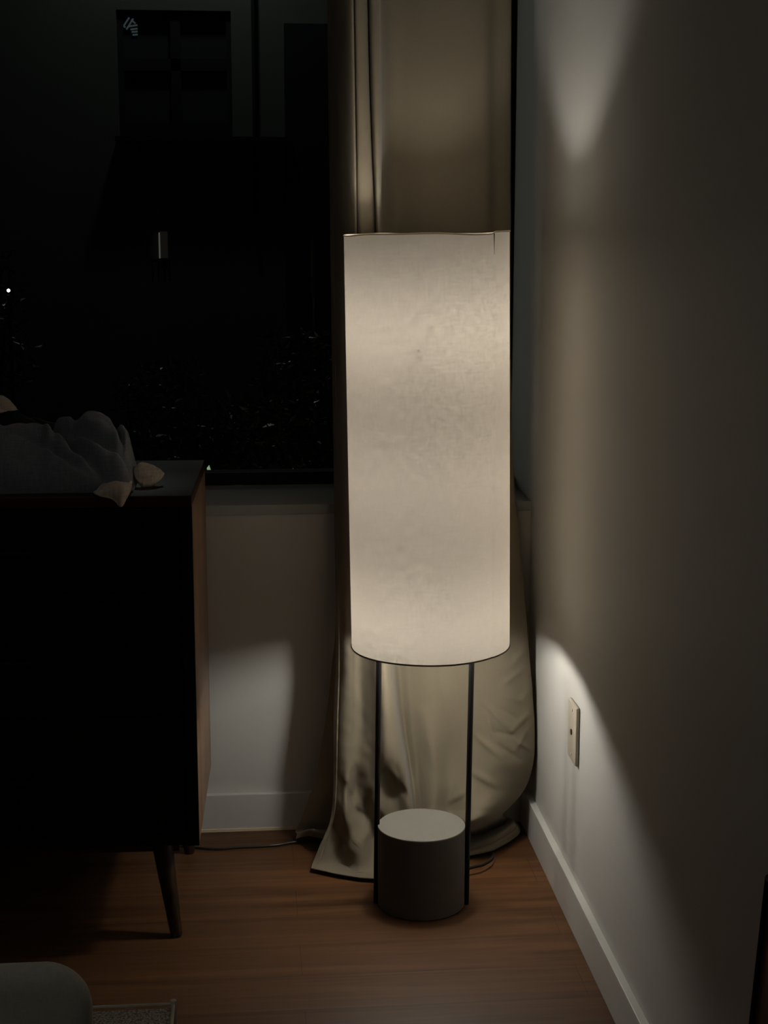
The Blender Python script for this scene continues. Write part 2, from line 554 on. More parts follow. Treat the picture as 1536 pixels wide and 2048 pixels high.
obj('seam', bm, plain('seam_thread', (0.30, 0.26, 0.2), rough=0.9, nscale=50, namt=0.1), shade, smooth=True)

# power cord: base -> small loop on the right -> behind the curtain -> toward the dresser
def flo(px, py, z=0.0035): return at(px, py, 2, z)-Vector((LX, LY, 0))
cp = [Vector((0.03, BR-0.004, 0.012)), Vector((0.05, BR+0.012, 0.005)), flo(940, 1735), flo(962, 1730), flo(980, 1720), flo(985, 1710), flo(982, 1702),
      flo(950, 1692), flo(880, 1690), flo(760, 1684), flo(680, 1680), flo(630, 1681), flo(590, 1684), flo(555, 1690), flo(520, 1693), flo(480, 1695), flo(435, 1698), flo(400, 1696), flo(360, 1692), flo(300, 1689), flo(200, 1680)]
bm = bmesh.new()
add_tube(bm, catmull([tuple(v) for v in cp], 220), 0.0028, n=8)
obj('power_cord', bm, m_cord, lamp, smooth=True)
cp = [Vector((0.055, BR-0.02, 0.010)), flo(915, 1752, .003), flo(942, 1748, .003), flo(965, 1742, .003), flo(983, 1730, .003), flo(989, 1716, .003), flo(984, 1706, .003), flo(960, 1696, .003), flo(900, 1690, .003)]
bm = bmesh.new()
add_tube(bm, catmull([tuple(v) for v in cp], 90), 0.0014, n=8)
obj('thin_cord', bm, plain('thin_brown_cord', (0.07, 0.035, 0.02), rough=0.5, nscale=20, namt=0.1), lamp, smooth=True)

# ------------------------------------------------------------------ curtain
PXR = {  # photo-measured outline of the drape, one list per row: (px, depth) for each fold line
}
COLS = 17
rows = []
def row(py, px, yy):
    rows.append([(px[i], (py[i] if isinstance(py, (list, tuple)) else py), yy[i]) for i in range(COLS)])
#            A     B     C     D     E     F     G     H     I     J     K     L     M     N     O     P     Q
ytop =     [3.080,2.990,2.950,2.995,2.952,2.968,2.998,2.958,2.968,3.050,3.100,3.085,3.080,3.085,3.105,3.120,3.143]
row(-1050, [640,  664,  690,  693,  697,  719,  721,  727,  754,  758,  790,  850,  912,  966,  990, 1022, 1016], ytop)
row(-500,  [648,  670,  697,  700,  704,  725,  728,  733,  756,  760,  790,  850,  912,  966,  990, 1022, 1016], ytop)
row(0,     [655,  675,  704,  707,  711,  733,  736,  741,  758,  762,  790,  850,  912,  966,  990, 1021, 1015], ytop)
row(250,   [658,  678,  708,  710,  715,  739,  742,  747,  760,  764,  790,  850,  912,  967,  990, 1020, 1014], ytop)
row(460,   [661,  682,  711,  713,  718,  748,  751,  754,  761,  766,  790,  850,  912,  968,  990, 1020, 1014], ytop)
ymid =     [3.08, 3.000,2.970,2.990,2.968,2.965,2.975,2.960,2.975,3.055,3.085,3.075,3.070,3.070,3.085,3.110,3.140]
row(700,   [664,  684,  708,  714,  734,  748,  754,  760,  766,  772,  795,  852,  912,  965,  990, 1020, 1014], ymid)
row(930,   [668,  686,  706,  714,  735,  750,  757,  764,  770,  777,  800,  854,  912,  962,  992, 1025, 1018], ymid)
row(1100,  [670,  687,  706,  716,  737,  751,  760,  767,  774,  782,  804,  856,  910,  958,  998, 1040, 1032], ymid)
ylo =      [3.03, 2.998,2.988,2.985,2.968,2.950,2.940,2.944,2.972,3.045,3.045,3.035,3.030,3.025,3.035,3.070,3.110]
row(1230,  [672,  688,  706,  720,  738,  751,  761,  770,  777,  786,  808,  858,  908,  954, 1004, 1050, 1042], ylo)
row(1330,  [672,  690,  707,  722,  739,  752,  763,  773,  783,  792,  816,  860,  906,  952, 1012, 1058, 1050], ylo)
y3 =       [3.01, 2.985,2.980,2.980,2.962,2.940,2.926,2.932,2.960,3.040,3.035,3.018,3.020,3.012,3.015,3.055,3.105]
row(1440,  [668,  688,  706,  724,  741,  756,  769,  782,  793,  803,  824,  864,  904,  950, 1016, 1066, 1058], y3)
y4 =       [2.998,2.972,2.964,2.970,2.958,2.936,2.920,2.924,2.946,3.028,3.022,2.998,3.015,2.996,2.996,3.045,3.100]
row(1520,  [668,  684,  698,  716,  738,  757,  772,  790,  806,  815,  832,  867,  903,  950, 1012, 1065, 1055], y4)
y5 =       [2.988,2.968,2.950,2.978,2.958,2.944,2.955,2.950,2.938,3.005,3.005,2.980,2.996,2.975,2.990,3.050,3.095]
row(1575,  [667,  682,  694,  712,  736,  756,  774,  794,  814,  823,  838,  868,  902,  948, 1000, 1048, 1040], y5)
y6 =       [2.982,2.958,2.938,2.950,2.976,2.935,2.945,2.950,2.935,2.995,2.990,2.965,2.985,2.945,2.955,3.040,3.090]
row([1618,1618,1618,1618,1618,1618,1618,1618,1618,1618,1618,1618,1618,1618,1618,1612,1606],
           [664,  679,  692,  708,  732,  755,  776,  797,  820,  828,  842,  868,  902,  945,  980, 1020, 1012], y6)
y7 =       [2.975,2.968,2.940,2.935,2.950,2.965,2.940,2.942,2.935,2.980,2.975,2.955,2.965,2.935,2.965,3.040,3.085]
row([1648,1652,1655,1655,1655,1655,1655,1655,1655,1655,1655,1650,1648,1648,1640,1630,1622],
           [658,  673,  690,  706,  728,  752,  776,  798,  822,  830,  844,  868,  902,  942,  975, 1004, 1000], y7)
y8 =       [2.968,2.960,2.960,2.925,2.920,2.945,2.930,2.935,2.930,2.965,2.960,2.970,3.000,3.055,3.085,3.100,3.110]
row([1690,1692,1695,1697,1698,1698,1698,1696,1695,1690,1685,1678,1672,1672,1658,1645,1634],
           [640,  662,  682,  700,  724,  748,  774,  798,  824,  832,  846,  870,  902,  942,  984, 1010, 1012], y8)
y9 =       [2.957,2.945,2.950,2.935,2.908,2.915,2.915,2.925,2.925,2.950,2.955,2.965,2.985,2.992,3.010,3.040,3.085]
row([1722,1726,1730,1733,1735,1736,1736,1735,1730,1722,1712,1704,1698,1690,1672,1648,1638],
           [627,  655,  676,  694,  718,  744,  772,  798,  824,  834,  850,  872,  904,  943,  990, 1024, 1024], y9)
# last row lies on the floor
bpx = [622, 650, 672, 690, 714, 738, 764, 795, 824, 836, 852, 874, 906, 941, 988, 1036, 1037]
bpy_ = [1737, 1743, 1748, 1751, 1755, 1757, 1757, 1754, 1747, 1740, 1733, 1727, 1720, 1711, 1700, 1670, 1650]
BZ = 0.009
rows.append([(bpx[i], bpy_[i], at(bpx[i], bpy_[i], 2, BZ).y) for i in range(COLS)])

NC, NR = 460, 420
# creases pressed into the cloth: (from, to, width, height)
CREASES = [(968, 1405, 1022, 1462, 5, .0045), (1022, 1462, 1058, 1425, 5, .0045), (1000, 1418, 1032, 1436, 4, -.003),
           (985, 1462, 1022, 1470, 5, -.0035), (1028, 1478, 1058, 1498, 4, .0035), (950, 1470, 1000, 1512, 6, .004),
           (1005, 1368, 1045, 1338, 6, .004), (1022, 1330, 1050, 1300, 5, .003), (995, 1490, 1040, 1520, 5, -.003),
           (1030, 1500, 1052, 1462, 4, .003), (1040, 1400, 1060, 1380, 4, .003), (940, 1540, 990, 1570, 8, .005),
           (975, 1430, 985, 1470, 4, .003), (1012, 1395, 1050, 1402, 4, .0028), (900, 1600, 940, 1575, 8, .005),
           (690, 1570, 712, 1625, 8, -.010), (712, 1625, 745, 1640, 9, -.008), (668, 1655, 686, 1690, 6, -.007),
           (686, 1690, 700, 1750, 8, -.008), (720, 1680, 750, 1650, 12, .008), (680, 1600, 688, 1640, 6, .004),
           (800, 1560, 815, 1600, 7, -.006), (784, 1540, 808, 1575, 7, .005), (850, 1430, 868, 1520, 14, .006),
           (880, 1340, 895, 1420, 10, .003), (925, 1380, 940, 1500, 12, -.004)]
dense_rows = []
for r_ in rows:
    dense_rows.append(catmull(r_, NC))
# parametrise rows more densely near the floor
grid = [catmull([dense_rows[k][c] for k in range(len(rows))], NR) for c in range(NC)]
bm = bmesh.new()
vg = []
nrow = len(rows)-1
for c in range(NC):
    colv = []
    for k in range(NR):
        px, py, y = grid[c][k]
        p = at(px, py, 1, y)
        u = c/(NC-1)*16; v = k/(NR-1)*nrow
        # wrinkles (metres)
        q = Vector((p.x, p.z, 0.0))
        low = 1-sstep(0.35, 0.75, p.z)
        n1 = noise.noise(Vector((p.x*22+3, p.z*9, 1.7)))*0.0035*low
        qq = Vector((p.x*30+p.z*22, p.z*26-p.x*14, 4.2))
        crease = noise.noise(qq)*0.0016*low*sstep(11.5, 13.0, u)
        for (ax, ay, bx, by, wd, am) in CREASES:
            ex, ey = bx-ax, by-ay
            ll = ex*ex+ey*ey
            t = ((px-ax)*ex+(py-ay)*ey)/ll
            if -0.3 < t < 1.3:
                tc_ = max(0, min(1, t))
                dd = ((px-ax-tc_*ex)**2+(py-ay-tc_*ey)**2)/(wd*wd)
                if dd < 9:
                    crease += am*exp(-dd)*(0.5+0.5*sin(pi*tc_))
        pk = noise.noise(Vector((p.x*55, p.z*50, 2.2)))*0.0016*low*(1-sstep(4, 8, u))
        soft = noise.noise(Vector((p.x*14, p.z*2.2, 8.0)))*0.0025
        off = n1+crease+pk+soft
        # hem band: small step at a fixed distance above the bottom and beside the leading edge
        hem = 0.0
        hv = nrow-v
        if hv < 0.5: hem += 0.003
        if 0.46 < hv < 0.60: hem -= 0.003
        if u < 0.5 and low > 0.2: hem += 0.0012
        if 0.46 < u < 0.58 and low > 0.2: hem -= 0.0014
        p = p+Vector((0, -1, 0))*(off*sstep(0.0, 0.05, p.z)+hem*sstep(0.009, 0.014, p.z))
        if p.z < BZ: p.z = BZ
        p.z = min(p.z, 2.633)
        if p.y > 3.144: p.y = 3.16
        colv.append(bm.verts.new(p))
    vg.append(colv)
for c in range(NC-1):
    for k in range(NR-1):
        f = bm.faces.new((vg[c][k], vg[c+1][k], vg[c+1][k+1], vg[c][k+1]))
        f.smooth = True
PTS = [[v.co.copy() for v in cl] for cl in vg]
me = bpy.data.meshes.new('curtain'); bm.to_mesh(me); bm.free()
curtain = link('curtain', me, m_curtain)
sm = curtain.modifiers.new('thick', 'SOLIDIFY'); sm.thickness = 0.0012; sm.offset = 0.0
tag(curtain, 'long beige cotton curtain pooling on the floor behind the lamp in the corner', 'curtain')

# stitched hem band: bottom and leading edge, lying proud of the cloth
def band(name, cs, ks):
    bm = bmesh.new()
    cs = list(cs); ks = list(ks)
    g_ = [[bm.verts.new(PTS[c][k]+Vector((0, -0.0016, 0.0009))) for k in ks] for c in cs]
    for a in range(len(cs)-1):
        for b_ in range(len(ks)-1):
            f = bm.faces.new((g_[a][b_], g_[a+1][b_], g_[a+1][b_+1], g_[a][b_+1])); f.smooth = True
    me = bpy.data.meshes.new(name); bm.to_mesh(me); bm.free()
    o = link(name, me, m_curtain, curtain)
    sm = o.modifiers.new('t', 'SOLIDIFY'); sm.thickness = 0.0018; sm.offset = 0.0
    return o
kk = int((NR-1)*(1-0.62/nrow))
band('hem', range(0, NC), range(kk, NR))
band('side_hem', range(0, int(0.42/16*NC)+1), range(0, kk+1))

# the fold of the same drape that runs behind, close to the wall
brow = [
    (-900, [655, 675, 700, 730], [3.11, 3.105, 3.12, 3.125]),
    (0,    [662, 680, 700, 730], [3.12, 3.11, 3.12, 3.125]),
    (700,  [668, 684, 704, 730], [3.125, 3.115, 3.12, 3.125]),
    (1200, [672, 688, 706, 730], [3.125, 3.115, 3.115, 3.12]),
    (1330, [664, 684, 706, 730], [3.125, 3.105, 3.105, 3.115]),
    (1450, [650, 674, 704, 730], [3.12, 3.09, 3.095, 3.11]),
    (1560, [630, 662, 700, 730], [3.118, 3.075, 3.08, 3.10]),
    (1600, [616, 650, 690, 730], [3.112, 3.07, 3.07, 3.09]),
    (1640, [602, 636, 680, 730], [3.105, 3.075, 3.06, 3.08]),
    (1662, [591, 628, 676, 730], [3.105, 3.085, 3.06, 3.08]),
]
g2 = []
for (py, px, yy) in brow:
    g2.append(catmull([(px[i], py, yy[i]) for i in range(4)], 60))
g2.append(catmull([(594, 1668, 3.09), (622, 1658, 3.05), (645, 1664, 3.03), (730, 1680, 3.05)], 60))
g2.append(catmull([(592, 1678, at(592, 1678, 2, .012).y), (616, 1672, 3.06), (644, 1676, 3.03), (730, 1688, 3.03)], 60))
cols = [catmull([g2[k][c] for k in range(len(g2))], 160) for c in range(60)]
bm = bmesh.new()
vv = []
for c in range(60):
    cl = []
    for k in range(160):
        px, py, y = cols[c][k]
        p = at(px, py, 1, y)
        p.y -= noise.noise(Vector((p.x*25, p.z*6, 5)))*0.003
        p.z = max(p.z, 0.010); p.y = min(p.y, 3.138)
        cl.append(bm.verts.new(p))
    vv.append(cl)
for c in range(59):
    for k in range(159):
        f = bm.faces.new((vv[c][k], vv[c+1][k], vv[c+1][k+1], vv[c][k+1])); f.smooth = True
me = bpy.data.meshes.new('back_fold'); bm.to_mesh(me); bm.free()
bf = link('back_fold', me, m_curtain, curtain)
sm = bf.modifiers.new('thick', 'SOLIDIFY'); sm.thickness = 0.0012; sm.offset = 0.0
# curtain rod up at the header (above the frame)
tr = box('curtain_track', -1.9, XR-0.01, 3.02, 3.10, 2.635, 2.65, m_trim, None, bev=0.002)
tag(tr, 'slim white curtain track on the ceiling above the window', 'curtain track')

# ------------------------------------------------------------------ wall outlet plate on the right wall
ol = empty('outlet_plate', (XR, 2.693, 0.362))
tag(ol, 'ivory cable outlet plate on the white wall right of the lamp', 'wall outlet')
bm = bmesh.new()
add_box(bm, -0.0075, 0.0, -0.035, 0.035, -0.056, 0.056, bev=0.003, seg=3)
obj('plate', bm, m_plate, ol, auto=0.9)
bm = bmesh.new()
add_tube(bm, [(-0.0072, 0, 0.0), (-0.0095, 0, 0.0)], 0.0055, n=20); obj('jack', bm, m_plate_dark, ol, auto=0.8)
for z in (-0.042, 0.042):
    bm = bmesh.new(); add_tube(bm, [(-0.007, 0, z), (-0.0085, 0, z)], 0.003, n=14); obj('screw', bm, m_piping, ol, auto=0.8)

# ------------------------------------------------------------------ dresser
DRZ = radians(-1.6)
dr = empty('dresser', (-0.100, 2.66, 0), DRZ)
tag(dr, 'dark walnut dresser with three wide drawers on splayed tapered legs at left', 'dresser')
W, DP, ZT, ZBm = 0.70, 0.43, 0.822, 0.178
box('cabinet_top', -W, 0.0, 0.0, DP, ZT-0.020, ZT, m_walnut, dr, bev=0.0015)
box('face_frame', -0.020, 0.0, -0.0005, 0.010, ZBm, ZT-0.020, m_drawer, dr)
box('side_panel', -0.020, 0.0, 0.010, DP, ZBm, ZT-0.020, m_walnut_lit, dr, bev=0.0015)
box('side_panel', -W, -W+0.020, 0.0, DP, ZBm, ZT-0.020, m_walnut_lit, dr, bev=0.0015)
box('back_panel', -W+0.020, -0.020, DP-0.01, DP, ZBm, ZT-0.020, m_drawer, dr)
box('bottom_panel', -W+0.020, -0.020, 0.004, DP-0.01, ZBm, ZBm+0.020, m_drawer, dr)
box('rail', -W+0.020, -0.020, 0.006, 0.03, 0.634, 0.648, m_drawer, dr)
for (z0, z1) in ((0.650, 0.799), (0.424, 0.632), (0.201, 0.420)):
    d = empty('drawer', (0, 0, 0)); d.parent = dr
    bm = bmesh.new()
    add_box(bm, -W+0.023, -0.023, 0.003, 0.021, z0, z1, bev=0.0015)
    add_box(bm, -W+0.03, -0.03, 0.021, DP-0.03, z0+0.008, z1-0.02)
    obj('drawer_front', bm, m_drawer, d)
    zc = (z0+z1)/2
    bm = bmesh.new()
    add_box(bm, -W/2-0.075, -W/2+0.075, -0.022, -0.014, zc-0.005, zc+0.005, bev=0.002)
    add_box(bm, -W/2-0.062, -W/2-0.054, -0.016, 0.003, zc-0.004, zc+0.004)
    add_box(bm, -W/2+0.054, -W/2+0.062, -0.016, 0.003, zc-0.004, zc+0.004)
    obj('handle', bm, m_black, d, auto=0.6)
bm = bmesh.new()
for (x0, x1, y0, y1) in ((-W+0.04, -0.04, 0.045, 0.065), (-W+0.04, -0.04, DP-0.065, DP-0.045), (-W+0.04, -W+0.06, 0.065, DP-0.065), (-0.06, -0.04, 0.065, DP-0.065)):
    add_box(bm, x0, x1, y0, y1, ZBm-0.028, ZBm)
obj('base_frame', bm, m_walnut, dr)
for sx, sy in ((1, 0), (1, 1), (0, 0), (0, 1)):
    tx = -0.073 if sx else -W+0.073
    bx = -0.046 if sx else -W+0.046
    ty = 0.055 if sy == 0 else DP-0.055
    by = 0.008 if sy == 0 else DP-0.035
    bm = bmesh.new()
    add_tube(bm, [(tx, ty, ZBm), (tx, ty, ZBm-0.003), (bx, by, 0.004), (bx, by, 0.0)], [0.0205, 0.0205, 0.0108, 0.009], n=20)
    obj('leg', bm, m_walnut, dr, auto=0.6)

# ------------------------------------------------------------------ clothes on the dresser
ZD = ZT+0.0005


def heap(name, outline, y0, y1, folds, mat, label, cat, seed=0, thick=0.0, nx=150, ny=90, group=None):
    """rumpled garment: outline = list of (x, top z) for its silhouette from the front"""
    xs = [o[0] for o in outline]
    def top(x):
        if x <= xs[0]: return outline[0][1]
        for a, b in zip(outline[:-1], outline[1:]):
            if a[0] <= x <= b[0]:
                t = (x-a[0])/(b[0]-a[0]); t = t*t*(3-2*t)
                return a[1]+(b[1]-a[1])*t
        return outline[-1][1]
    bm = bmesh.new(); vs = []
    for i in range(nx+1):
        u = i/nx; x = xs[0]+(xs[-1]-xs[0])*u
        cl = []
        for j in range(ny+1):
            v = j/ny
            y = y0+(y1-y0)*v
            e = min(1.0, (sin(pi*min(max(v, 0), 1)))**0.55) if 0 < v < 1 else 0.0
            prof = e
            h = (top(x)-ZD)*prof
            wx = noise.noise(Vector((x*9+seed, y*9, 0)))*0.03
            h += (noise.noise(Vector((x*16+seed, y*16, 1)))*0.012+noise.noise(Vector((x*40+seed, y*40, 2)))*0.004)*prof
            for (ax, ay, ang, wd, dep) in folds:
                dx = x-ax; dy = v-ay
                s = dx*cos(ang)+(dy*0.25+wx)*sin(ang)
                l = -dx*sin(ang)+(dy*0.25)*cos(ang)
                h -= dep*exp(-(s/wd)**2)*exp(-(l/0.09)**2)*prof
            edge = sstep(0, 0.06, u)*(1-sstep(0.95, 1.0, u))
            h = max(h*max(edge, 0.02), 0.002*(v > 0 and v < 1))
            yy = y+noise.noise(Vector((x*12+seed, v*3, 7)))*0.012*(1-abs(2*v-1))
            cl.append(bm.verts.new((x, yy, ZD+0.001+h)))
        vs.append(cl)
    for i in range(nx):
        for j in range(ny):
            bm.faces.new((vs[i][j], vs[i+1][j], vs[i+1][j+1], vs[i][j+1]))
    # flat underside
    geom = bmesh.ops.extrude_face_region(bm, geom=list(bm.faces))
    for v in [g_ for g_ in geom['geom'] if isinstance(g_, bmesh.types.BMVert)]:
        v.co.z = ZD
    o = obj(name, bm, mat, None, smooth=True)
    return tag(o, label, cat, group)


xz = lambda px, py, y: (at(px, py, 1, y).x, at(px, py, 1, y).z)
yh = 2.83
ol_ = [xz(-130, 930, yh), xz(-60, 870, yh), xz(0, 850, yh), xz(40, 842, yh), xz(90, 848, yh), xz(110, 830, yh), xz(140, 832, yh), xz(152, 840, yh), xz(178, 822, yh), xz(200, 824, yh), xz(235, 842, yh), xz(262, 862, yh), xz(272, 880, yh), xz(276, 950, yh)]
heap('sweater', ol_, 2.70, 2.93,
     [(-0.33, 0.35, 0.9, 0.010, 0.045), (-0.27, 0.30, 1.1, 0.008, 0.036), (-0.235, 0.5, 0.2, 0.006, 0.030), (-0.36, 0.6, 0.2, 0.008, 0.028), (-0.30, 0.15, 1.25, 0.006, 0.028), (-0.26, 0.12, 0.8, 0.006, 0.024)],
     m_grey_knit, 'rumpled blue grey sweater heaped on the dresser top', 'sweater', seed=3)


def sheet(name, ctrl, mat, label, cat, th=0.003, n=50, amp=0.002, seed=0.0, parent=None):
    """cloth sheet through a control net of world points"""
    rr = [catmull(r__, n) for r__ in ctrl]
    cc = [catmull([rr[k][c] for k in range(len(rr))], n) for c in range(n)]
    bm = bmesh.new(); vs = []
    for c in range(n):
        cl = []
        for k in range(n):
            p = Vector(cc[c][k])
            p.z += noise.noise(Vector((p.x*60+seed, p.y*60, p.z*60)))*amp
            p.y += noise.noise(Vector((p.x*70+seed, p.z*70, 3)))*amp
            cl.append(bm.verts.new(p))
        vs.append(cl)
    for c in range(n-1):
        for k in range(n-1):
            bm.faces.new((vs[c][k], vs[c+1][k], vs[c+1][k+1], vs[c][k+1]))
    o = obj(name, bm, mat, parent, smooth=True)
    s_ = o.modifiers.new('t', 'SOLIDIFY'); s_.thickness = th; s_.offset = 0
    if label: tag(o, label, cat)
    return o


def W3(px, py, y): return tuple(at(px, py, 1, y))
# pale cuff draping over the front edge
FY = 2.66
cuff = sheet('cloth_napkin', [
    [W3(236, 952, 2.760), W3(246, 955, 2.765), W3(256, 958, 2.765), W3(264, 962, 2.76)],
    [W3(215, 964, 2.715), W3(235, 960, 2.722), W3(250, 963, 2.712), W3(263, 968, 2.722)],
    [W3(188, 984, 2.668), W3(215, 972, 2.675), W3(240, 974, 2.660), W3(262, 976, 2.672)],
    [W3(196, 990, 2.648), W3(220, 984, 2.650), W3(240, 986, 2.644), W3(259, 988, 2.650)],
    [W3(226, 1000, 2.645), W3(233, 1000, 2.646), W3(241, 1002, 2.641), W3(252, 1000, 2.646)],
    [W3(238, 1009, 2.645), W3(240, 1011, 2.646), W3(242, 1012, 2.643), W3(244, 1010, 2.646)],
], m_cream_knit, 'cream knit cloth hanging over the front edge of the dresser', 'cloth', amp=0.003)
sock = sheet('sock', [
    [W3(268, 944, 2.80), W3(271, 938, 2.81), W3(278, 930, 2.82), W3(288, 928, 2.83)],
    [W3(272, 958, 2.775), W3(285, 945, 2.79), W3(296, 938, 2.81), W3(306, 935, 2.83)],
    [W3(282, 970, 2.755), W3(296, 958, 2.77), W3(308, 948, 2.79), W3(318, 942, 2.81)],
    [W3(286, 973, 2.75), W3(304, 968, 2.757), W3(318, 962, 2.775), W3(328, 950, 2.80)],
], m_cream_knit, 'small cream knit sock lying beside the grey sweater', 'sock', th=0.008, amp=0.002, seed=5)
for o in (sock,):
    for v in o.data.vertices:
        v.co.z = max(v.co.z, ZD+0.0045)
heap('dark_mound', [xz(-120, 900, 2.98), xz(-60, 850, 2.98), xz(0, 832, 2.98), xz(60, 830, 2.98), xz(110, 850, 2.98), xz(150, 925, 2.98)], 2.94, 3.05,  # dark mound added to stand for the darkness behind the sweater
     [(-0.40, 0.4, 0.6, 0.01, 0.01)], m_dark_fill, 'black mound filling the darkness behind the grey sweater', 'garment', seed=9, nx=60, ny=40)
towel = sheet('cream_towel', [
    [W3(-70, 812, 3.00), W3(-30, 800, 3.00), W3(0, 793, 3.00), W3(12, 797, 3.00), W3(20, 806, 2.99)],
    [W3(-72, 818, 2.98), W3(-30, 808, 2.97), W3(0, 804, 2.97), W3(14, 806, 2.97), W3(28, 814, 2.97)],
    [W3(-75, 840, 2.965), W3(-30, 830, 2.96), W3(0, 826, 2.96), W3(20, 822, 2.965), W3(38, 821, 2.97)],
], m_cream_knit, 'cream towel on top of the black mound at the far left', 'towel', th=0.006, amp=0.003, seed=11)

# ------------------------------------------------------------------ chair and hamper in the near left corner
CY = 1.50
cx1 = at(185, 1990, 1, CY).x
ctop = at(90, 1920, 1, CY).z
ch = empty('chair', (cx1-0.22, CY, 0))
tag(ch, 'grey upholstered chair with a rounded back in the near left corner', 'chair')
def rounded_slab(w, z0, z1, th, rc, n=10):
    pts = []
    for (cx, cz, a0) in ((w/2-rc, z1-rc, 0), (-w/2+rc, z1-rc, pi/2), (-w/2+rc, z0+rc, pi), (w/2-rc, z0+rc, 3*pi/2)):
        for k in range(n+1):
            a = a0+pi/2*k/n
            pts.append((cx+rc*cos(a), cz+rc*sin(a)))
    return pts
def slab(name, w, z0, z1, th, rc, mat, parent, tilt=0.0, crown=0.0):
    pts = rounded_slab(w, z0, z1, th, rc)
    bm = bmesh.new()
    prof = [(1.0, -0.5), (1.0, 0.5)]
    layers = []
    m_ = 8
    for k in range(m_+1):
        a = -pi/2+pi*k/m_
        ins = (1-cos(a))*th*0.45
        yy = sin(a)*th/2
        ring = []
        cz = (z0+z1)/2
        for (x, z) in pts:
            X = x*(1-ins*2/w); Z = cz+(z-cz)*(1-ins*2/(z1-z0))
            Z += crown*(1-(2*x/w)**2)*(1 if z > cz else 0)
            ring.append(bm.verts.new((X, yy+(Z-z0)*tilt, Z)))
        layers.append(ring)
    n = len(pts)
    for a, b in zip(layers[:-1], layers[1:]):
        for i in range(n):
            bm.faces.new((a[i], a[(i+1) % n], b[(i+1) % n], b[i]))
    bm.faces.new(layers[0]); bm.faces.new(layers[-1][::-1])
    return obj(name, bm, mat, parent, auto=0.9)
slab('backrest', 0.44, 0.30, ctop-0.008, 0.045, 0.045, m_uphol, ch, tilt=-0.0, crown=0.010)
bm = bmesh.new(); add_box(bm, -0.21, 0.21, -0.46, -0.025, 0.27, 0.33, bev=0.02, seg=4); obj('seat', bm, m_uphol, ch, auto=0.8)
for sx in (-1, 1):
    for y in (-0.42, -0.05):
        bm = bmesh.new(); add_tube(bm, [(sx*0.18, y, 0.275), (sx*0.19, y, 0.0)], [0.014, 0.009], n=14)
        obj('leg', bm, m_walnut, ch, auto=0.8)

m_weave, nt, b = new_mat('woven_fabric')
tc = nt.nodes.new('ShaderNodeTexCoord')
mp = nt.nodes.new('ShaderNodeMapping'); mp.inputs['Rotation'].default_value = (0, 0, radians(35)); mp.inputs['Scale'].default_value = (1, 1, 1)
nt.links.new(tc.outputs['Object'], mp.inputs['Vector'])
vo = nt.nodes.new('ShaderNodeTexVoronoi'); vo.inputs['Scale'].default_value = 330
nt.links.new(mp.outputs[0], vo.inputs['Vector'])
cr = nt.nodes.new('ShaderNodeValToRGB')
cr.color_ramp.elements[0].position = 0.1; cr.color_ramp.elements[0].color = (0.95, 0.90, 0.80, 1)
cr.color_ramp.elements[1].position = 0.7; cr.color_ramp.elements[1].color = (0.25, 0.23, 0.20, 1)
nt.links.new(vo.outputs['Distance'], cr.inputs[0]); nt.links.new(cr.outputs[0], b.inputs['Base Color'])
b.inputs['Roughness'].default_value = 0.9
# hamper: woven fabric box with a pale frame
HY = 1.83
hx1 = at(347, 2010, 1, HY).x; hz = at(300, 2010, 1, HY).z
hp = empty('hamper', (hx1-0.17, HY-0.14, 0))
tag(hp, 'woven grey fabric hamper with pale piping next to the grey chair', 'hamper')
bm = bmesh.new()
add_box(bm, -0.168, 0.168, -0.14, 0.14, 0.004, hz-0.003, bev=0.006, seg=3)
obj('body', bm, m_weave, hp, auto=0.7)
bm = bmesh.new()
c4 = [(-0.17, -0.142), (0.17, -0.142), (0.17, 0.142), (-0.17, 0.142)]
for (x, y) in c4:
    add_tube(bm, [(x, y, 0.0), (x, y, hz+0.004)], 0.0040, n=12)
for a, b_ in zip(c4, c4[1:]+c4[:1]):
    add_tube(bm, [(a[0], a[1], hz-0.001), (b_[0], b_[1], hz-0.001)], 0.0022, n=10)
obj('piping', bm, m_piping, hp, auto=0.8)

# ------------------------------------------------------------------ dark brown wooden panel edge at lower right
dp = empty('wooden_panel', (XR-0.012, 1.564, 0))
tag(dp, 'dark brown wooden panel leaning on the wall at the lower right frame edge', 'panel')
bm = bmesh.new()
vs = [(-0.010, 0.055, 0.0), (-0.010, 0.045, 0.35), (-0.010, 0.012, 0.56), (-0.010, -0.5, 0.56), (-0.010, -0.5, 0.0)]
f0 = [bm.verts.new((x+0.0, y, z)) for x, y, z in vs]
f1 = [bm.verts.new((x+0.018, y, z)) for x, y, z in vs]
bm.faces.new(f0); bm.faces.new(f1[::-1])
for i in range(5):
    bm.faces.new((f0[i], f0[(i+1) % 5], f1[(i+1) % 5], f1[i]))
obj('board', bm, m_door_wood, dp)
bm = bmesh.new()
add_tube(bm, [(v[0]-0.001, v[1]+0.003, v[2]) for v in vs[:3]]+[(-0.011, -0.5, 0.563)], 0.0045, n=10)
obj('edge_strip', bm, m_frame, dp, auto=0.8)

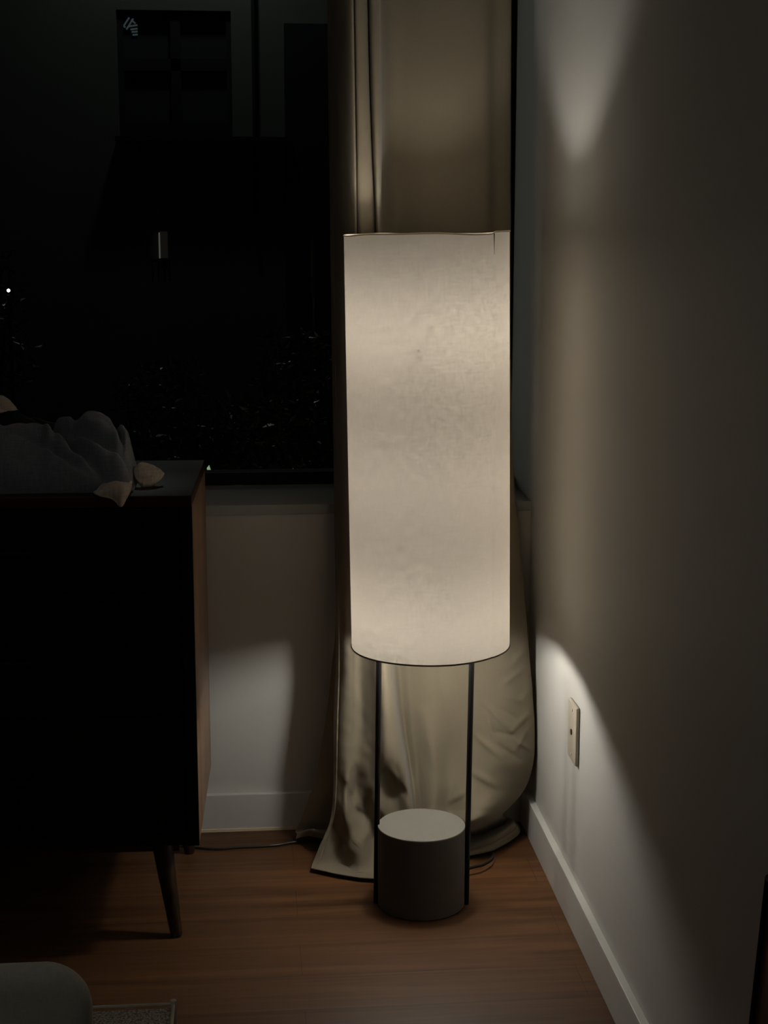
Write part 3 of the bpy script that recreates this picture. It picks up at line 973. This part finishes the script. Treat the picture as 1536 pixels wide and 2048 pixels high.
# ------------------------------------------------------------------ outside, at night
m_facade = plain('facade_render', (0.22, 0.23, 0.215), rough=0.9, spec=0.1, nscale=1.2, namt=0.25, bump=0.3, bscale=30)
m_fdark = plain('facade_dark', (0.03, 0.032, 0.032), rough=0.8, nscale=3, namt=0.2)
m_fpane = plain('far_pane', (0.06, 0.07, 0.066), rough=0.5, spec=0.2, nscale=2, namt=0.3)
m_ground = plain('ground_soil', (0.02, 0.02, 0.015), rough=1.0, nscale=3, namt=0.3)
gr = box('ground', -14, 14, 3.7, 16, -0.75, -0.6, m_ground); gr['kind'] = 'structure'
FYD = 11.0
bl = empty('building', (0, FYD, -0.6))
tag(bl, 'dark rendered house across the yard with a four pane window', 'building')
def fx(px): return at(px, 300, 1, FYD).x
def fz(py): return at(300, py, 1, FYD).z+0.6
bm = bmesh.new()
WX0, WX1, WZ0, WZ1 = fx(240), fx(466), fz(275), fz(20)
for (x0, x1, z0, z1) in ((-9, WX0, 0, 7), (WX1, 4, 0, 7), (WX0, WX1, 0, WZ0), (WX0, WX1, WZ1, 7)):
    add_box(bm, x0, x1, 0.0, 0.3, z0, z1)
obj('wall', bm, m_facade, bl)
fr = empty('window', (0, 0, 0)); fr.parent = bl
bm = bmesh.new()
for (a, c, b_, d) in ((240, 466, 20, 30), (240, 466, 245, 275), (240, 252, 30, 245), (456, 466, 30, 245), (252, 456, 115, 140), (345, 365, 30, 245)):
    add_box(bm, fx(a), fx(c), 0.04, 0.12, fz(d), fz(b_))
obj('frame', bm, m_fdark, fr)
box('pane', fx(252), fx(456), 0.10, 0.11, fz(245), fz(30), m_fpane, fr)
box('ledge', fx(235), fx(580), -0.2, 0.0, fz(285), fz(276), m_fdark, bl)
box('downpipe', fx(506), fx(512), -0.06, 0.0, fz(480), fz(-200), m_fdark, bl)
box('pilaster', fx(570), fx(655), -0.12, 0.0, 0, fz(48), m_fdark, bl)
# glowing strokes that paint a reflection in the upper left pane
m_glow = emission('reflection_glow', (0.55, 0.72, 0.78), 0.055)
bl2 = empty('blind_reflection', (0, 0, 0)); bl2.parent = fr
bm = bmesh.new()
for (p, q) in (((252, 50), (264, 32)), ((258, 56), (272, 34)), ((268, 36), (276, 44)), ((262, 50), (280, 47)), ((266, 56), (280, 54)), ((268, 61), (280, 60)), ((270, 67), (280, 66)), ((250, 47), (256, 52))):
    a = Vector((fx(p[0]), 0.09, fz(p[1]))); c = Vector((fx(q[0]), 0.09, fz(q[1])))
    add_tube(bm, [a, c], 0.006, n=6)
obj('reflection_strokes', bm, m_glow, bl2)
# lit slit window with a railing
sl = empty('lit_window', (0, 0, 0)); sl.parent = bl
box('pane', fx(314), fx(331), -0.02, -0.01, fz(516), fz(463), emission('dim_room', (0.5, 0.45, 0.36), 0.012), sl)
box('bright_edge', fx(313), fx(316), -0.03, -0.02, fz(518), fz(465), emission('dim_edge', (0.6, 0.58, 0.5), 0.12), sl)
bm = bmesh.new()
add_tube(bm, [(fx(300), -0.3, fz(519)), (fx(340), -0.3, fz(519))], 0.012, n=8)
for p in (304, 316, 328, 338):
    add_tube(bm, [(fx(p), -0.3, fz(519)), (fx(p), -0.3, fz(560))], 0.006, n=6)
obj('railing', bm, m_fdark, sl)

m_leaf = plain('leaf_green', (0.05, 0.065, 0.035), rough=0.28, spec=0.8, nscale=8, namt=0.5)
m_leaf_hi = plain('leaf_pale', (0.42, 0.55, 0.30), rough=0.4, spec=0.5, nscale=8, namt=0.2)
m_stem = plain('stem_brown', (0.03, 0.022, 0.015), rough=0.9, nscale=9, namt=0.2)


def bush(cx, cy, z0, z1, rx, nleaf, label, seed, lsz=0.035):
    rnd = random.Random(seed)
    root = empty('shrub', (cx, cy, -0.6))
    tag(root, label, 'shrub', 'shrubs growing outside the window')
    bm = bmesh.new()
    for k in range(nleaf):
        a = rnd.uniform(0, 2*pi); rr = rx*sqrt(rnd.random()); z = rnd.uniform(z0, z1)+0.6
        rr *= (1-0.45*((z-0.6-z0)/(z1-z0))**2)
        c = Vector((rr*cos(a), rr*sin(a)*0.7, z))
        d = Vector((rnd.gauss(0, 1), rnd.gauss(0, 1), rnd.gauss(0.2, 0.7))).normalized()
        s = d.cross(Vector((rnd.gauss(0, 1), rnd.gauss(0, 1), rnd.gauss(0, 1)))).normalized()
        n_ = d.cross(s)
        L_ = lsz*rnd.uniform(0.6, 1.4); w_ = L_*0.22
        p = [c, c+d*L_*0.5+s*w_+n_*L_*0.05, c+d*L_, c+d*L_*0.5-s*w_+n_*L_*0.05]
        q = [bm.verts.new(v) for v in p]
        bm.faces.new(q)
    obj('foliage', bm, m_leaf, root)
    bm = bmesh.new()
    for k in range(7):
        a = rnd.uniform(0, 2*pi)
        add_tube(bm, [(0.03*cos(a), 0.03*sin(a), 0), (rx*0.3*cos(a), rx*0.3*sin(a), (z0+z1)/2*0.7+0.4), (rx*0.6*cos(a), rx*0.5*sin(a), z1+0.5)], [0.012, 0.008, 0.003], n=6)
    obj('stem', bm, m_stem, root)
    return root


def spot(px, py, y): p = at(px, py, 1, y); return p
p = spot(330, 860, 4.9); bush(p.x, 4.9, 0.20, 0.86, 0.22, 1500, 'leafy shrub outside the window just above the sock on the dresser', 1)
p = spot(500, 900, 4.35); bush(p.x, 4.35, 0.25, 0.80, 0.20, 1700, 'leafy shrub outside the window left of the curtain, low at its foot', 2)
p = spot(610, 880, 5.1); bush(p.x, 5.1, 0.15, 0.95, 0.24, 1500, 'leafy shrub outside the window partly hidden by the curtain edge', 3)
p = spot(15, 580, 7.5); bush(p.x-0.15, 7.5, 0.55, 1.2, 0.28, 900, 'leafy shrub outside beside the small bright lantern at far left', 4, lsz=0.05)
# one pale leaf by the sill, given its own glow as if lit
c = at(417, 938, 1, 4.2)
bm = bmesh.new()
pl = [(0, 0, -0.012), (0.006, 0, -0.002), (0.002, 0, 0.011), (-0.005, 0, 0.002)]
q = [bm.verts.new(v) for v in pl]
bm.faces.new(q)
root = empty('garden_plant', (c.x, c.y, -0.6))
tag(root, 'thin plant with one pale leaf given a glow just outside the sill', 'plant')
o = obj('pale_leaf', bm, emission('leaf_painted_glow', (0.40, 0.62, 0.33), 0.6), root); o.location = (0, 0, c.z+0.6)
bm = bmesh.new(); add_tube(bm, [(0.02, 0.01, 0), (0.015, 0.005, 0.5), (0, 0.0, c.z+0.6-0.012)], [0.006, 0.004, 0.0015], n=6); obj('stem', bm, m_stem, root)
# lantern
lt = at(17, 581, 1, 7.2)
ln = empty('garden_lantern', (lt.x, 7.2, -0.6))
tag(ln, 'tiny bright garden lantern outside at the far left', 'lantern')
bm = bmesh.new(); add_tube(bm, [(0, 0, 0), (0, 0, lt.z+0.6-0.02)], 0.008, n=8); obj('post', bm, m_fdark, ln)
bm = bmesh.new(); bmesh.ops.create_icosphere(bm, subdivisions=2, radius=0.0075)
for v in bm.verts: v.co.z += lt.z+0.6
obj('globe', bm, emission('lantern_glow', (0.9, 1.0, 0.9), 9.0), ln, smooth=True)

# ------------------------------------------------------------------ added fill lights, faint world
def point(name, loc, e, r, col=(1, 1, 1)):
    l = bpy.data.lights.new(name, 'POINT'); l.energy = e; l.shadow_soft_size = r; l.color = col
    o = bpy.data.objects.new(name, l); o.location = loc; COL.objects.link(o); return o
point('facade_fill', (at(400, 100, 1, 10.0).x, 10.3, 3.9), 6.0, 0.1, (0.92, 1.0, 0.93))  # added unseen source that brightens the facade
point('leaf_fill', (0.75, 3.95, 0.55), 0.38, 0.02, (0.97, 1.0, 0.9))  # added unseen source that puts glints on the shrubs

def area(name, loc, target, e, sx, sy, col, spread=180):
    l = bpy.data.lights.new(name, 'AREA'); l.energy = e; l.shape = 'RECTANGLE'; l.size = sx; l.size_y = sy; l.color = col
    l.spread = radians(spread)
    o = bpy.data.objects.new(name, l); o.location = loc
    o.rotation_euler = (Vector(target)-Vector(loc)).to_track_quat('-Z', 'Y').to_euler(); COL.objects.link(o); return o
area('jamb_fill', (-3.0, 5.05, 1.6), (0.596, 3.33, 1.45), 0.085, 0.1, 1.5, (0.97, 1.0, 0.93), 9)  # added narrow beam, brightens the window jamb
# added ambient fill near the ceiling, no lamp is known there
la = bpy.data.lights.new('ambient_fill', 'AREA'); la.energy = 2.0; la.shape = 'RECTANGLE'; la.size = 0.9; la.size_y = 0.9; la.color = (1.0, 0.97, 0.92)
lo = bpy.data.objects.new('ambient_fill', la); lo.location = (-0.9, 0.2, 2.62)
lo.rotation_euler = (Vector((-0.5, 2.6, 0.6))-Vector(lo.location)).to_track_quat('-Z', 'Y').to_euler(); COL.objects.link(lo)

wd = bpy.data.worlds.new('night'); S.world = wd; wd.use_nodes = True
wd.node_tree.nodes['Background'].inputs[0].default_value = (0.5, 0.65, 0.7, 1)
wd.node_tree.nodes['Background'].inputs[1].default_value = 0.0006
